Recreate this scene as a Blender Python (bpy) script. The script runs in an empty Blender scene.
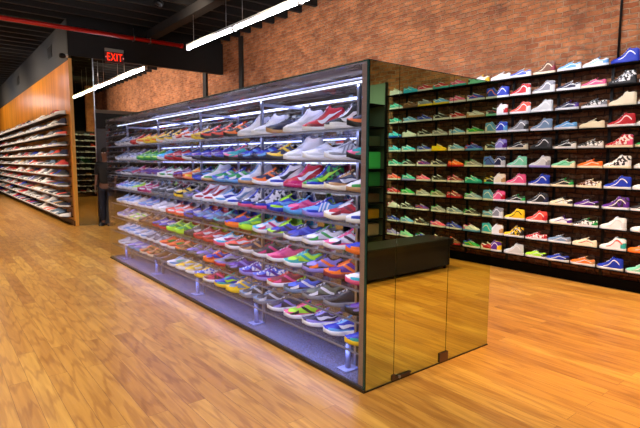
import bpy, bmesh, math, random
from mathutils import Vector, Matrix
PI = math.pi
S = bpy.context.scene
COL = S.collection

# ------------------------------------------------------------------ camera, world, exposure
F_PX, YAW, PITCH, ROLL = 490.277, 0.6710, -0.1052, 0.0046
cam_d = bpy.data.cameras.new('camera')
cam_d.sensor_width = 36.0
cam_d.lens = F_PX * 36.0 / 640.0
cam_d.clip_end = 100
cam = bpy.data.objects.new('camera', cam_d)
COL.objects.link(cam)
fw = Vector((math.sin(YAW) * math.cos(PITCH), math.cos(YAW) * math.cos(PITCH), math.sin(PITCH)))
rt = Vector((math.cos(YAW), -math.sin(YAW), 0)); up = rt.cross(fw)
r2 = rt * math.cos(ROLL) + up * math.sin(ROLL); u2 = -rt * math.sin(ROLL) + up * math.cos(ROLL)
M3 = Matrix((r2, u2, -fw)).transposed()
cam.matrix_world = Matrix.Translation((-2.2077, -2.2973, 1.555)) @ M3.to_4x4()
S.camera = cam

W = bpy.data.worlds.new('world'); S.world = W; W.use_nodes = True
W.node_tree.nodes['Background'].inputs[0].default_value = (0.55, 0.6, 0.7, 1)
W.node_tree.nodes['Background'].inputs[1].default_value = 0.6

S.view_settings.view_transform = 'Standard'
S.view_settings.look = 'None'
S.view_settings.gamma = 1
S.view_settings.use_curve_mapping = False
S.view_settings.exposure = -0.1
S.cycles.max_bounces = 8
S.cycles.transparent_max_bounces = 16
S.cycles.glossy_bounces = 5
S.cycles.sample_clamp_indirect = 4.0
S.cycles.blur_glossy = 0.5
S.cycles.use_denoising = True

TUBE_STRENGTH = 72.0
ADDED_SPOT_WATTS = 420.0
LED_WATTS = 5.8
LED_GLOW = 3.0

# ------------------------------------------------------------------ helpers
def srgb(h):
    if isinstance(h, str):
        h = h.lstrip('#'); c = [int(h[i:i + 2], 16) / 255 for i in (0, 2, 4)]
    else:
        c = list(h)
    return tuple(x / 12.92 if x <= 0.04045 else ((x + 0.055) / 1.055) ** 2.4 for x in c) + (1.0,)

def new_mat(name):
    m = bpy.data.materials.new(name); m.use_nodes = True
    return m, m.node_tree.nodes, m.node_tree.links, m.node_tree.nodes['Principled BSDF']

def plain(name, col, rough=0.5, metal=0.0, noise=0.0, nscale=20.0, spec=None):
    m, n, l, b = new_mat(name)
    c = srgb(col) if isinstance(col, str) else tuple(col) + (1.0,)
    b.inputs['Roughness'].default_value = rough
    b.inputs['Metallic'].default_value = metal
    if spec is not None: b.inputs['Specular IOR Level'].default_value = spec
    if noise:
        tc = n.new('ShaderNodeTexCoord'); nz = n.new('ShaderNodeTexNoise'); nz.inputs['Scale'].default_value = nscale
        nz.inputs['Detail'].default_value = 5
        mx = n.new('ShaderNodeMixRGB'); mx.blend_type = 'MULTIPLY'; mx.inputs[0].default_value = noise
        mx.inputs[1].default_value = c
        l.new(tc.outputs['Object'], nz.inputs['Vector']); l.new(nz.outputs['Fac'], mx.inputs[2]); l.new(mx.outputs[0], b.inputs['Base Color'])
    else:
        b.inputs['Base Color'].default_value = c
    return m

def emit(name, col, strength):
    m, n, l, b = new_mat(name)
    e = n.new('ShaderNodeEmission'); e.inputs[0].default_value = srgb(col); e.inputs[1].default_value = strength
    l.new(e.outputs[0], n['Material Output'].inputs[0])
    return m

def glass_mat(name, tint, amount=1.0, graze=0.55, edge=None, rough=0.0):
    """thin pane: see-through with a Fresnel sheen"""
    m, n, l, b = new_mat(name)
    t = n.new('ShaderNodeBsdfTransparent'); t.inputs[0].default_value = tint
    g = n.new('ShaderNodeBsdfGlossy'); g.inputs['Roughness'].default_value = rough
    lw = n.new('ShaderNodeLayerWeight'); lw.inputs[0].default_value = 0.5
    f = n.new('ShaderNodeMath'); f.operation = 'POWER'; f.inputs[1].default_value = 4.0; l.new(lw.outputs['Facing'], f.inputs[0])
    mul = n.new('ShaderNodeMath'); mul.operation = 'MULTIPLY_ADD'; mul.inputs[1].default_value = graze * amount; mul.inputs[2].default_value = 0.025 * amount; mul.use_clamp = True
    mx = n.new('ShaderNodeMixShader')
    l.new(f.outputs[0], mul.inputs[0]); l.new(mul.outputs[0], mx.inputs[0]); l.new(t.outputs[0], mx.inputs[1]); l.new(g.outputs[0], mx.inputs[2])
    l.new(mx.outputs[0], n['Material Output'].inputs[0])
    return m

def mirror_mat(name, tint):
    m, n, l, b = new_mat(name)
    g = n.new('ShaderNodeBsdfGlossy'); g.inputs['Roughness'].default_value = 0.0; g.inputs[0].default_value = tint
    l.new(g.outputs[0], n['Material Output'].inputs[0])
    return m

def object_coloured(name, rough, pattern=False, coat=0.0):
    m, n, l, b = new_mat(name)
    oi = n.new('ShaderNodeObjectInfo'); b.inputs['Roughness'].default_value = rough
    if coat: b.inputs['Coat Weight'].default_value = coat
    if pattern:
        tc = n.new('ShaderNodeTexCoord')
        nz = n.new('ShaderNodeTexNoise'); nz.inputs['Scale'].default_value = 38; nz.inputs['Detail'].default_value = 1.0
        rp = n.new('ShaderNodeValToRGB'); rp.color_ramp.interpolation = 'CONSTANT'
        rp.color_ramp.elements[0].color = (0, 0, 0, 1); rp.color_ramp.elements[1].position = 0.5; rp.color_ramp.elements[1].color = (1, 1, 1, 1)
        # alpha 1 plain; 0.6 dark pattern; 0.3 white pattern
        lt1 = n.new('ShaderNodeMath'); lt1.operation = 'LESS_THAN'; lt1.inputs[1].default_value = 0.9
        lt2 = n.new('ShaderNodeMath'); lt2.operation = 'LESS_THAN'; lt2.inputs[1].default_value = 0.45
        pc = n.new('ShaderNodeMixRGB'); pc.inputs[1].default_value = (0.012, 0.012, 0.018, 1); pc.inputs[2].default_value = (0.8, 0.8, 0.8, 1)
        mm = n.new('ShaderNodeMath'); mm.operation = 'MULTIPLY'
        mx = n.new('ShaderNodeMixRGB')
        wv = n.new('ShaderNodeTexNoise'); wv.inputs['Scale'].default_value = 220
        bm = n.new('ShaderNodeBump'); bm.inputs['Strength'].default_value = 0.25; bm.inputs['Distance'].default_value = 0.002
        l.new(tc.outputs['Object'], nz.inputs['Vector']); l.new(tc.outputs['Object'], wv.inputs['Vector'])
        l.new(wv.outputs['Fac'], bm.inputs['Height']); l.new(bm.outputs[0], b.inputs['Normal'])
        l.new(nz.outputs['Fac'], rp.inputs[0]); l.new(oi.outputs['Alpha'], lt1.inputs[0]); l.new(oi.outputs['Alpha'], lt2.inputs[0])
        l.new(lt2.outputs[0], pc.inputs[0]); l.new(lt1.outputs[0], mm.inputs[0]); l.new(rp.outputs[0], mm.inputs[1])
        l.new(mm.outputs[0], mx.inputs[0]); l.new(oi.outputs['Color'], mx.inputs[1]); l.new(pc.outputs[0], mx.inputs[2])
        l.new(mx.outputs[0], b.inputs['Base Color'])
    else:
        l.new(oi.outputs['Color'], b.inputs['Base Color'])
    return m

def link(name, me, parent=None, loc=None):
    o = bpy.data.objects.new(name, me); COL.objects.link(o)
    if parent is not None: o.parent = parent
    if loc is not None: o.location = loc
    return o

def tag(o, label=None, cat=None, group=None, kind=None):
    if label: o['label'] = label
    if cat: o['category'] = cat
    if group: o['group'] = group
    if kind: o['kind'] = kind
    return o

def thing(name, label, cat, loc=(0, 0, 0), rz=0.0, group=None):
    o = bpy.data.objects.new(name, None); COL.objects.link(o); o.empty_display_size = 0.05
    o.location = loc; o.rotation_euler = (0, 0, rz)
    return tag(o, label, cat, group)

class MB:
    def __init__(s): s.bm = bmesh.new()
    def box(s, x0, y0, z0, x1, y1, z1, mi=0):
        v = [s.bm.verts.new(p) for p in ((x0, y0, z0), (x1, y0, z0), (x1, y1, z0), (x0, y1, z0), (x0, y0, z1), (x1, y0, z1), (x1, y1, z1), (x0, y1, z1))]
        for f in ((0, 3, 2, 1), (4, 5, 6, 7), (0, 1, 5, 4), (1, 2, 6, 5), (2, 3, 7, 6), (3, 0, 4, 7)):
            s.bm.faces.new([v[i] for i in f]).material_index = mi
        return s
    def tube(s, p0, p1, r, n=12, r1=None, mi=0):
        p0, p1 = Vector(p0), Vector(p1); r1 = r if r1 is None else r1
        d = (p1 - p0).normalized(); a = d.orthogonal().normalized(); b = d.cross(a)
        A = [s.bm.verts.new(p0 + (a * math.cos(2 * PI * i / n) + b * math.sin(2 * PI * i / n)) * r) for i in range(n)]
        B = [s.bm.verts.new(p1 + (a * math.cos(2 * PI * i / n) + b * math.sin(2 * PI * i / n)) * r1) for i in range(n)]
        for i in range(n):
            f = s.bm.faces.new((A[i], A[(i + 1) % n], B[(i + 1) % n], B[i])); f.smooth = True; f.material_index = mi
        s.bm.faces.new(A[::-1]).material_index = mi; s.bm.faces.new(B).material_index = mi
        return s
    def sphere(s, c, r, sc=(1, 1, 1), n=16):
        res = bmesh.ops.create_uvsphere(s.bm, u_segments=n, v_segments=n // 2 + 2, radius=r)
        for v in res['verts']: v.co = Vector((v.co.x * sc[0], v.co.y * sc[1], v.co.z * sc[2])) + Vector(c)
        for f in s.bm.faces: f.smooth = True
        return s
    def prism(s, pts, axis, a0, a1):
        """pts = 2D outline; axis = extrusion axis 0/1/2"""
        def P(p, a):
            q = list(p); q.insert(axis, a); return q
        A = [s.bm.verts.new(P(p, a0)) for p in pts]; B = [s.bm.verts.new(P(p, a1)) for p in pts]
        n = len(pts)
        for i in range(n): s.bm.faces.new((A[i], A[(i + 1) % n], B[(i + 1) % n], B[i]))
        s.bm.faces.new(A[::-1]); s.bm.faces.new(B)
        return s
    def mesh(s, name, mats, bevel=0.0):
        if bevel: bmesh.ops.bevel(s.bm, geom=list(s.bm.edges), offset=bevel, segments=2, affect='EDGES', clamp_overlap=True)
        bmesh.ops.recalc_face_normals(s.bm, faces=s.bm.faces)
        me = bpy.data.meshes.new(name); s.bm.to_mesh(me); s.bm.free()
        for m in (mats if isinstance(mats, (list, tuple)) else [mats]): me.materials.append(m)
        return me
    def build(s, name, mats, parent=None, bevel=0.0, loc=None):
        return link(name, s.mesh(name, mats, bevel), parent, loc)

def structure(o): o['kind'] = 'structure'; return o

# ------------------------------------------------------------------ materials
def floor_material():
    m, n, l, b = new_mat('oak floor')
    tc = n.new('ShaderNodeTexCoord'); mp = n.new('ShaderNodeMapping'); mp.inputs['Rotation'].default_value = (0, 0, PI / 2)
    l.new(tc.outputs['Object'], mp.inputs['Vector'])
    br = n.new('ShaderNodeTexBrick'); br.inputs['Scale'].default_value = 1.0
    br.inputs['Brick Width'].default_value = 1.6; br.inputs['Row Height'].default_value = 0.125
    br.inputs['Mortar Size'].default_value = 0.0012; br.inputs['Mortar Smooth'].default_value = 0.3
    br.offset = 0.37; br.offset_frequency = 2
    br.inputs['Color1'].default_value = (0, 0, 0, 1); br.inputs['Color2'].default_value = (1, 1, 1, 1); br.inputs['Mortar'].default_value = (0.3, 0.3, 0.3, 1)
    l.new(mp.outputs[0], br.inputs['Vector'])
    rp = n.new('ShaderNodeValToRGB'); e = rp.color_ramp.elements
    e[0].color = srgb('#a87434'); e[1].color = srgb('#cb9a48')
    x = e.new(0.25); x.color = srgb('#b58036')
    x = e.new(0.7); x.color = srgb('#bf8c3e')
    l.new(br.outputs['Color'], rp.inputs[0])
    # grain: stretched along the boards, shifted per board
    mul = n.new('ShaderNodeVectorMath'); mul.operation = 'SCALE'; mul.inputs['Scale'].default_value = 7.3
    add = n.new('ShaderNodeVectorMath'); add.operation = 'ADD'
    l.new(br.outputs['Color'], mul.inputs[0]); l.new(tc.outputs['Object'], add.inputs[0]); l.new(mul.outputs[0], add.inputs[1])
    m2 = n.new('ShaderNodeMapping'); m2.inputs['Scale'].default_value = (26, 1.6, 1); l.new(add.outputs[0], m2.inputs['Vector'])
    nz = n.new('ShaderNodeTexNoise'); nz.inputs['Scale'].default_value = 1.0; nz.inputs['Detail'].default_value = 6; nz.inputs['Distortion'].default_value = 0.6
    l.new(m2.outputs[0], nz.inputs['Vector'])
    m3 = n.new('ShaderNodeMapping'); m3.inputs['Scale'].default_value = (7, 0.55, 1); l.new(add.outputs[0], m3.inputs['Vector'])
    wv = n.new('ShaderNodeTexWave'); wv.wave_type = 'RINGS'; wv.inputs['Scale'].default_value = 1.6; wv.inputs['Distortion'].default_value = 9.0
    wv.inputs['Detail'].default_value = 3; wv.inputs['Detail Scale'].default_value = 1.2
    l.new(m3.outputs[0], wv.inputs['Vector'])
    gr = n.new('ShaderNodeValToRGB'); gr.color_ramp.elements[0].position = 0.35; gr.color_ramp.elements[1].position = 0.6
    gr.color_ramp.elements[0].color = (0.70, 0.62, 0.52, 1); gr.color_ramp.elements[1].color = (1, 1, 1, 1)
    l.new(nz.outputs['Fac'], gr.inputs[0])
    g2 = n.new('ShaderNodeValToRGB'); g2.color_ramp.elements[0].position = 0.0; g2.color_ramp.elements[1].position = 0.35
    g2.color_ramp.elements[0].color = (0.55, 0.42, 0.33, 1); g2.color_ramp.elements[1].color = (1, 1, 1, 1)
    l.new(wv.outputs['Fac'], g2.inputs[0])
    mx = n.new('ShaderNodeMixRGB'); mx.blend_type = 'MULTIPLY'; mx.inputs[0].default_value = 0.75
    l.new(rp.outputs[0], mx.inputs[1]); l.new(gr.outputs[0], mx.inputs[2])
    mx2 = n.new('ShaderNodeMixRGB'); mx2.blend_type = 'MULTIPLY'; mx2.inputs[0].default_value = 0.5
    l.new(mx.outputs[0], mx2.inputs[1]); l.new(g2.outputs[0], mx2.inputs[2])
    mor = n.new('ShaderNodeMixRGB'); mor.inputs[2].default_value = srgb('#5a3a1c')
    l.new(br.outputs['Fac'], mor.inputs[0]); l.new(mx2.outputs[0], mor.inputs[1]); l.new(mor.outputs[0], b.inputs['Base Color'])
    b.inputs['Roughness'].default_value = 0.33
    b.inputs['Specular IOR Level'].default_value = 0.55
    bp = n.new('ShaderNodeBump'); bp.inputs['Strength'].default_value = 0.12; bp.inputs['Distance'].default_value = 0.003
    l.new(nz.outputs['Fac'], bp.inputs['Height']); l.new(bp.outputs[0], b.inputs['Normal'])
    return m

def brick_material(name, swap, c1, c2, mort, dark=None):
    m, n, l, b = new_mat(name)
    tc = n.new('ShaderNodeTexCoord'); sp = n.new('ShaderNodeSeparateXYZ'); cb = n.new('ShaderNodeCombineXYZ')
    l.new(tc.outputs['Object'], sp.inputs[0]); l.new(sp.outputs[swap], cb.inputs[0]); l.new(sp.outputs[2], cb.inputs[1])
    nw = n.new('ShaderNodeTexNoise'); nw.inputs['Scale'].default_value = 6.0; l.new(cb.outputs[0], nw.inputs['Vector'])
    sc = n.new('ShaderNodeVectorMath'); sc.operation = 'SCALE'; sc.inputs['Scale'].default_value = 0.06
    ad = n.new('ShaderNodeVectorMath'); ad.operation = 'ADD'
    l.new(nw.outputs['Color'], sc.inputs[0]); l.new(cb.outputs[0], ad.inputs[0]); l.new(sc.outputs[0], ad.inputs[1])
    br = n.new('ShaderNodeTexBrick'); br.inputs['Scale'].default_value = 1
    br.inputs['Brick Width'].default_value = 0.20; br.inputs['Row Height'].default_value = 0.066; br.inputs['Mortar Size'].default_value = 0.010
    br.inputs['Mortar Smooth'].default_value = 0.6; br.inputs['Bias'].default_value = -0.1
    br.inputs['Color1'].default_value = srgb(c1); br.inputs['Color2'].default_value = srgb(c2); br.inputs['Mortar'].default_value = srgb(mort)
    l.new(ad.outputs[0], br.inputs['Vector'])
    n1 = n.new('ShaderNodeTexNoise'); n1.inputs['Scale'].default_value = 2.2; n1.inputs['Detail'].default_value = 9; n1.inputs['Roughness'].default_value = 0.7
    l.new(cb.outputs[0], n1.inputs['Vector'])
    r1 = n.new('ShaderNodeValToRGB'); r1.color_ramp.elements[0].position = 0.30; r1.color_ramp.elements[1].position = 0.66
    r1.color_ramp.elements[0].color = (0.36, 0.26, 0.2, 1); r1.color_ramp.elements[1].color = (1.3, 1.22, 1.15, 1)
    l.new(n1.outputs['Fac'], r1.inputs[0])
    mx = n.new('ShaderNodeMixRGB'); mx.blend_type = 'MULTIPLY'; mx.inputs[0].default_value = 0.85
    l.new(br.outputs['Color'], mx.inputs[1]); l.new(r1.outputs[0], mx.inputs[2])
    # pale lime smears
    n2 = n.new('ShaderNodeTexNoise'); n2.inputs['Scale'].default_value = 9; n2.inputs['Detail'].default_value = 6; n2.inputs['Roughness'].default_value = 0.75
    l.new(cb.outputs[0], n2.inputs['Vector'])
    r2 = n.new('ShaderNodeValToRGB'); r2.color_ramp.elements[0].position = 0.52; r2.color_ramp.elements[1].position = 0.68
    l.new(n2.outputs['Fac'], r2.inputs[0])
    m2 = n.new('ShaderNodeMixRGB'); m2.inputs[2].default_value = srgb('#c9a488')
    ml = n.new('ShaderNodeMath'); ml.operation = 'MULTIPLY'; ml.inputs[1].default_value = 0.42
    l.new(r2.outputs[0], ml.inputs[0]); l.new(ml.outputs[0], m2.inputs[0]); l.new(mx.outputs[0], m2.inputs[1]); l.new(m2.outputs[0], b.inputs['Base Color'])
    b.inputs['Roughness'].default_value = 0.9
    bp = n.new('ShaderNodeBump'); bp.inputs['Strength'].default_value = 1.0; bp.inputs['Distance'].default_value = 0.035
    hm = n.new('ShaderNodeMath'); hm.operation = 'SUBTRACT'; l.new(n2.outputs['Fac'], hm.inputs[0]); l.new(br.outputs['Fac'], hm.inputs[1])
    l.new(hm.outputs[0], bp.inputs['Height']); l.new(bp.outputs[0], b.inputs['Normal'])
    return m

def panel_wood_material():
    m, n, l, b = new_mat('honey veneer')
    tc = n.new('ShaderNodeTexCoord'); mp = n.new('ShaderNodeMapping'); mp.inputs['Scale'].default_value = (1, 5.0, 0.12)
    l.new(tc.outputs['Object'], mp.inputs['Vector'])
    nz = n.new('ShaderNodeTexNoise'); nz.inputs['Scale'].default_value = 1.6; nz.inputs['Detail'].default_value = 7
    l.new(mp.outputs[0], nz.inputs['Vector'])
    rp = n.new('ShaderNodeValToRGB'); e = rp.color_ramp.elements; e[0].position = 0.3; e[1].position = 0.7
    e[0].color = srgb('#a8600f'); e[1].color = srgb('#e2962f')
    l.new(nz.outputs['Fac'], rp.inputs[0]); l.new(rp.outputs[0], b.inputs['Base Color'])
    b.inputs['Roughness'].default_value = 0.3
    return m

def carpet_material():
    m, n, l, b = new_mat('speckled grey carpet')
    tc = n.new('ShaderNodeTexCoord'); nz = n.new('ShaderNodeTexNoise'); nz.inputs['Scale'].default_value = 120; nz.inputs['Detail'].default_value = 3
    l.new(tc.outputs['Object'], nz.inputs['Vector'])
    rp = n.new('ShaderNodeValToRGB'); e = rp.color_ramp.elements; e[0].position = 0.35; e[1].position = 0.7
    e[0].color = srgb('#1e2030'); e[1].color = srgb('#62668a')
    l.new(nz.outputs['Fac'], rp.inputs[0]); l.new(rp.outputs[0], b.inputs['Base Color']); b.inputs['Roughness'].default_value = 0.95
    bp = n.new('ShaderNodeBump'); bp.inputs['Strength'].default_value = 0.5; bp.inputs['Distance'].default_value = 0.004
    l.new(nz.outputs['Fac'], bp.inputs['Height']); l.new(bp.outputs[0], b.inputs['Normal'])
    return m

M_FLOOR = floor_material()
M_BRICK = brick_material('old orange brick', 1, '#c07a4a', '#8c4c28', '#a8886c')
M_BRICK_X = brick_material('old orange brick pillar', 0, '#b4703f', '#9a5428', '#a98262')
M_WOOD = panel_wood_material()
M_CARPET = carpet_material()
M_BLACK = plain('matt black paint', '#101012', 0.75, noise=0.3)
M_CEIL = plain('black painted ceiling', '#0b0b0c', 0.9)
M_JOIST = plain('black painted joist', '#131315', 0.8)
M_GREY = plain('dark grey paint', '#232428', 0.7)
M_DOORG = plain('dark grey door paint', '#4a4a4e', 0.6)
M_SHADED_BRICK = brick_material('brick with painted shelf shade', 1, '#8a5836', '#643e24', '#483224')  # darker copy of the wall brick, shade between the ledges in its colours
M_SHELF = plain('black shelf board', '#100e0e', 0.9, spec=0.1)
M_STEEL = plain('brushed steel', '#b4b6bc', 0.28, 1.0)
M_CHROME = plain('bronze brown metal channel', '#6d5a52', 0.3, 0.9)
M_EDGE = plain('green glass edge', '#123c38', 0.15)
M_BLACKMETAL = plain('black metal', '#141416', 0.4, 0.4)
M_RED = plain('red pipe paint', '#c01a12', 0.35)
M_WHITEP = plain('white fixture', '#d8d8dc', 0.5)
M_GLASS = glass_mat('clear case glass', (0.97, 0.98, 0.985, 1), 0.6, graze=1.6)
M_SHELFGLASS = glass_mat('acrylic shelf', (0.90, 0.905, 0.93, 1), 0.5, rough=0.15)
M_FROST = plain('frosted acrylic edge', '#6c7086', 0.35)
M_GLASSY = glass_mat('amber tinted glass panel', (0.62, 0.62, 0.46, 1), 1.0)
M_MIRROR = mirror_mat('olive tinted mirror', (0.60, 0.68, 0.36, 1))
M_LID = mirror_mat('mirrored lid with painted haze', (0.85, 0.85, 0.9, 1))
_n, _l = M_LID.node_tree.nodes, M_LID.node_tree.links
_d = _n.new('ShaderNodeBsdfDiffuse'); _d.inputs[0].default_value = srgb('#a8a2a6'); _m = _n.new('ShaderNodeMixShader')  # mottled grey diffuse paints a pale haze over the lid's reflection
_z = _n.new('ShaderNodeTexNoise'); _z.inputs['Scale'].default_value = 9.0; _z.inputs['Detail'].default_value = 4
_g = [q for q in _n if q.type == 'BSDF_GLOSSY'][0]
_l.new(_z.outputs['Fac'], _m.inputs[0]); _l.new(_g.outputs[0], _m.inputs[1]); _l.new(_d.outputs[0], _m.inputs[2]); _l.new(_m.outputs[0], _n['Material Output'].inputs[0])
M_MIRROR_BACK = mirror_mat('smoky mirror', (0.50, 0.50, 0.55, 1))
M_TUBE = emit('cool fluorescent tube', '#f4f8ff', TUBE_STRENGTH)
M_LED = emit('cold led strip', '#dfe4ff', LED_GLOW)
M_STRIP = emit('dim shelf led strip', '#c8d0ff', 0.45)
M_ACRYL = plain('frosty acrylic block', '#7c86b4', 0.2)

M_FABRIC = object_coloured('shoe fabric', 0.55, True)
M_LEATHER = object_coloured('shoe leather', 0.35, False)
M_RUBBER = object_coloured('shoe rubber', 0.5, False)

# ------------------------------------------------------------------ structure
XW = 4.45          # brick wall face
ZC = 5.0
structure(MB().box(-6, -6, -0.1, 5, 33, 0).build('floor', M_FLOOR))
structure(MB().box(-6, -6, ZC, 5, 33, ZC + 0.1).build('ceiling', M_CEIL))
structure(MB().box(XW, -6, 0, XW + 0.2, 33, ZC).build('wall_right', M_BRICK))
structure(MB().box(-5.2, -6, 0, -5.0, 33, ZC).build('wall_left', plain('warm grey wall paint', '#8c8480', 0.8)))
structure(MB().box(-5.0, 32, 0, XW, 32.2, ZC).build('wall_back', M_GREY))
w = MB()
w.box(-5.0, -5.2, 0, -3.6, -5.0, ZC).box(-3.6, -5.2, 0, 1.6, -5.0, 0.5).box(-3.6, -5.2, 3.0, 1.6, -5.0, ZC).box(1.6, -5.2, 0, XW, -5.0, ZC)
structure(w.build('wall_front', M_BLACK))
fr = MB()
for x in (-3.6, -2.3, -1.0, 0.3, 1.53): fr.box(x, -5.16, 0.5, x + 0.07, -5.04, 3.0)
fr.box(-3.53, -5.16, 0.5, 1.53, -5.04, 0.57).box(-3.53, -5.16, 2.93, 1.53, -5.04, 3.0)
wi = structure(fr.build('window_1', M_BLACKMETAL))
MB().box(-3.55, -5.105, 0.55, 1.55, -5.095, 2.95).build('pane', M_GLASS, wi)
# darker brick band behind the shoe shelves, their shade painted into its colour
structure(MB().box(XW - 0.012, -5.0, 0, XW - 0.001, 3.6, 2.78).build('trim_1', M_SHADED_BRICK))
structure(MB().box(XW - 0.045, -5.0, 0, XW - 0.013, 3.6, 0.13).build('baseboard_right', M_SHELF))

# ceiling joists run across the room, one main beam runs along it
j = MB()
y = -4.8
while y < 31:
    j.box(-4.99, y, ZC - 0.16, XW - 0.01, y + 0.09, ZC - 0.001); y += 0.55
structure(j.build('trim_2', M_JOIST))
structure(MB().box(2.30, -4.9, ZC - 0.36, 2.52, 10.45, ZC - 0.165).build('trim_3', M_JOIST))

# cross bulkhead and wood wall beyond the case
structure(MB().box(0.47, 10.5, 4.0, XW - 0.005, 10.62, ZC - 0.165).build('trim_4', M_BLACK))
ww = structure(MB().box(0.47, 10.5, 0.0, 0.53, 31.95, 3.9).build('wall_wood', M_WOOD))
structure(MB().box(0.474, 10.625, 3.9, 0.56, 31.95, ZC - 0.165).build('wall_upper', M_GREY))
structure(MB().box(0.445, 10.55, 0.0, 0.469, 31.9, 0.12).build('baseboard_wood', plain('dark brown skirting', '#4a2a14', 0.5)))
structure(MB().box(0.462, 10.485, 0.0, 0.535, 10.499, 3.93).build('trim_5', plain('bright oak edge strip', '#e0a445', 0.35)))
structure(MB().box(1.012, 10.5, 2.72, XW - 0.015, 10.6, 2.80).build('trim_6', plain('lintel paint', '#6b5a4c', 0.6)))
pw = MB().box(1.32, 10.5, 0, XW - 0.015, 10.6, 2.719).box(1.012, 10.5, 2.35, 1.32, 10.6, 2.719)
structure(pw.build('wall_partition', M_BLACK))
dr = structure(MB().box(1.012, 10.545, 0.004, 1.318, 10.585, 2.349).build('door_1', M_DOORG))
MB().tube((1.07, 10.543, 1.0), (1.07, 10.50, 1.0), 0.012).tube((1.07, 10.505, 1.0), (1.17, 10.505, 1.0), 0.012).build('door_handle', M_STEEL, dr)
gp = structure(MB().box(0.537, 10.52, 0.002, 0.990, 10.532, 3.995).build('window_2', M_GLASSY))
MB().box(0.990, 10.50, 0.002, 1.010, 10.55, 3.995).build('glass_edge', M_STEEL, gp)
# room beyond the glass
structure(MB().box(0.562, 25.4, 0, XW - 0.02, 25.5, ZC - 0.165).build('wall_far', M_BLACK))
structure(MB().box(3.34, 21.15, 0, 3.64, 21.39, ZC - 0.17).build('trim_7', M_BRICK_X))

# dark flue strips on the brick
for i, (yy, ww_, z0) in enumerate(((9.35, 0.17, 0.0), (11.5, 0.22, 0.0))):
    s_ = MB().box(XW - 0.06, yy, z0, XW - 0.002, yy + ww_, ZC - 0.17).build('cast_iron_downpipe', plain('sooty black iron %d' % i, '#17120f', 0.8))
    tag(s_, ('wide black downpipe on the brick wall just in front of the black bulkhead', 'black downpipe on the brick wall partly behind the black bulkhead')[i], 'pipe')
tag(MB().tube((XW - 0.03, 0.25, 2.80), (XW - 0.03, 0.25, ZC - 0.17), 0.014).build('conduit', M_BLACKMETAL),
    'thin black vertical conduit running up the brick above the shoe shelves', 'pipe')

# ventilation grilles in the grey upper wall
for i, (yy, lab) in enumerate(((12.6, 'dark rectangular air grille in the grey wall, nearest the bulkhead'), (18.5, 'dark rectangular air grille farther along the grey wall'))):
    g = thing('air_grille', lab, 'vent', (0.470, yy, 4.42))
    MB().box(-0.006, -0.28, -0.15, 0.003, 0.28, 0.15).build('grille_frame', M_BLACKMETAL, g)
    q = MB()
    for k in range(6): q.box(-0.014, -0.25, -0.12 + k * 0.042, -0.007, 0.25, -0.10 + k * 0.042)
    q.build('slats', M_BLACK, g)

# red sprinkler pipe
t = thing('sprinkler_pipe', 'long red sprinkler pipe crossing the black ceiling in front of the bulkhead', 'pipe', (0, 10.38, 4.58))
MB().tube((-4.98, 0, 0), (3.15, 0, 0), 0.05, 16).build('pipe', M_RED, t)
MB().tube((3.15, 0, 0), (3.22, 0, 0), 0.062, 16).build('coupling', M_RED, t)
for x in (-1.0, 1.95, 2.35):
    MB().box(x - 0.012, -0.062, -0.062, x + 0.012, 0.062, 0.062).box(x - 0.006, -0.006, 0.062, x + 0.006, 0.006, 0.255).build('pipe_hanger', M_STEEL, t)

# exit sign
t = thing('exit_sign', 'lit red EXIT sign with arrows hung on the black bulkhead', 'sign', (1.485, 10.44, 4.10))
MB().box(-0.215, -0.03, -0.17, 0.215, 0.03, 0.09).build('sign_face', plain('dark red sign face', '#4a0806', 0.4), t)
MB().box(-0.215, -0.034, 0.092, 0.215, 0.034, 0.165).build('housing', plain('grey housing', '#8f918c', 0.5), t)
M_EXIT = emit('exit letter glow', '#ff2a12', 2.6)
cu = bpy.data.curves.new('EXIT', 'FONT'); cu.body = 'EXIT'; cu.size = 0.235; cu.align_x = 'CENTER'; cu.align_y = 'CENTER'; cu.extrude = 0.002; cu.offset = 0.0; cu.space_character = 1.12
cu.materials.append(M_EXIT)
tmp = bpy.data.objects.new('tmp', cu); COL.objects.link(tmp); bpy.context.view_layer.update()
me = bpy.data.meshes.new_from_object(tmp.evaluated_get(bpy.context.evaluated_depsgraph_get())); bpy.data.objects.remove(tmp)
o = link('lettering', me, t, (0, -0.035, -0.04)); o.rotation_euler = (PI / 2, 0, 0); o.scale = (0.70, 1.1, 1)
for sx in (-1, 1):
    MB().prism([(sx * 0.214, -0.04), (sx * 0.196, -0.018), (sx * 0.196, -0.062)], 1, -0.036, -0.031).build('arrow', emit('arrow glow', '#ff8a80', 1.8), t)

# security dome camera on top of the wood wall corner
t = thing('security_camera', 'small black dome camera at the top corner of the wood wall', 'camera', (0.40, 10.52, 3.98))
MB().tube((0.07, 0, 0), (0.0, 0, 0), 0.035).build('bracket', M_WHITEP, t)
MB().sphere((-0.05, 0, -0.01), 0.07, (1.2, 1, 0.9)).build('dome', M_BLACKMETAL, t)

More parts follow.
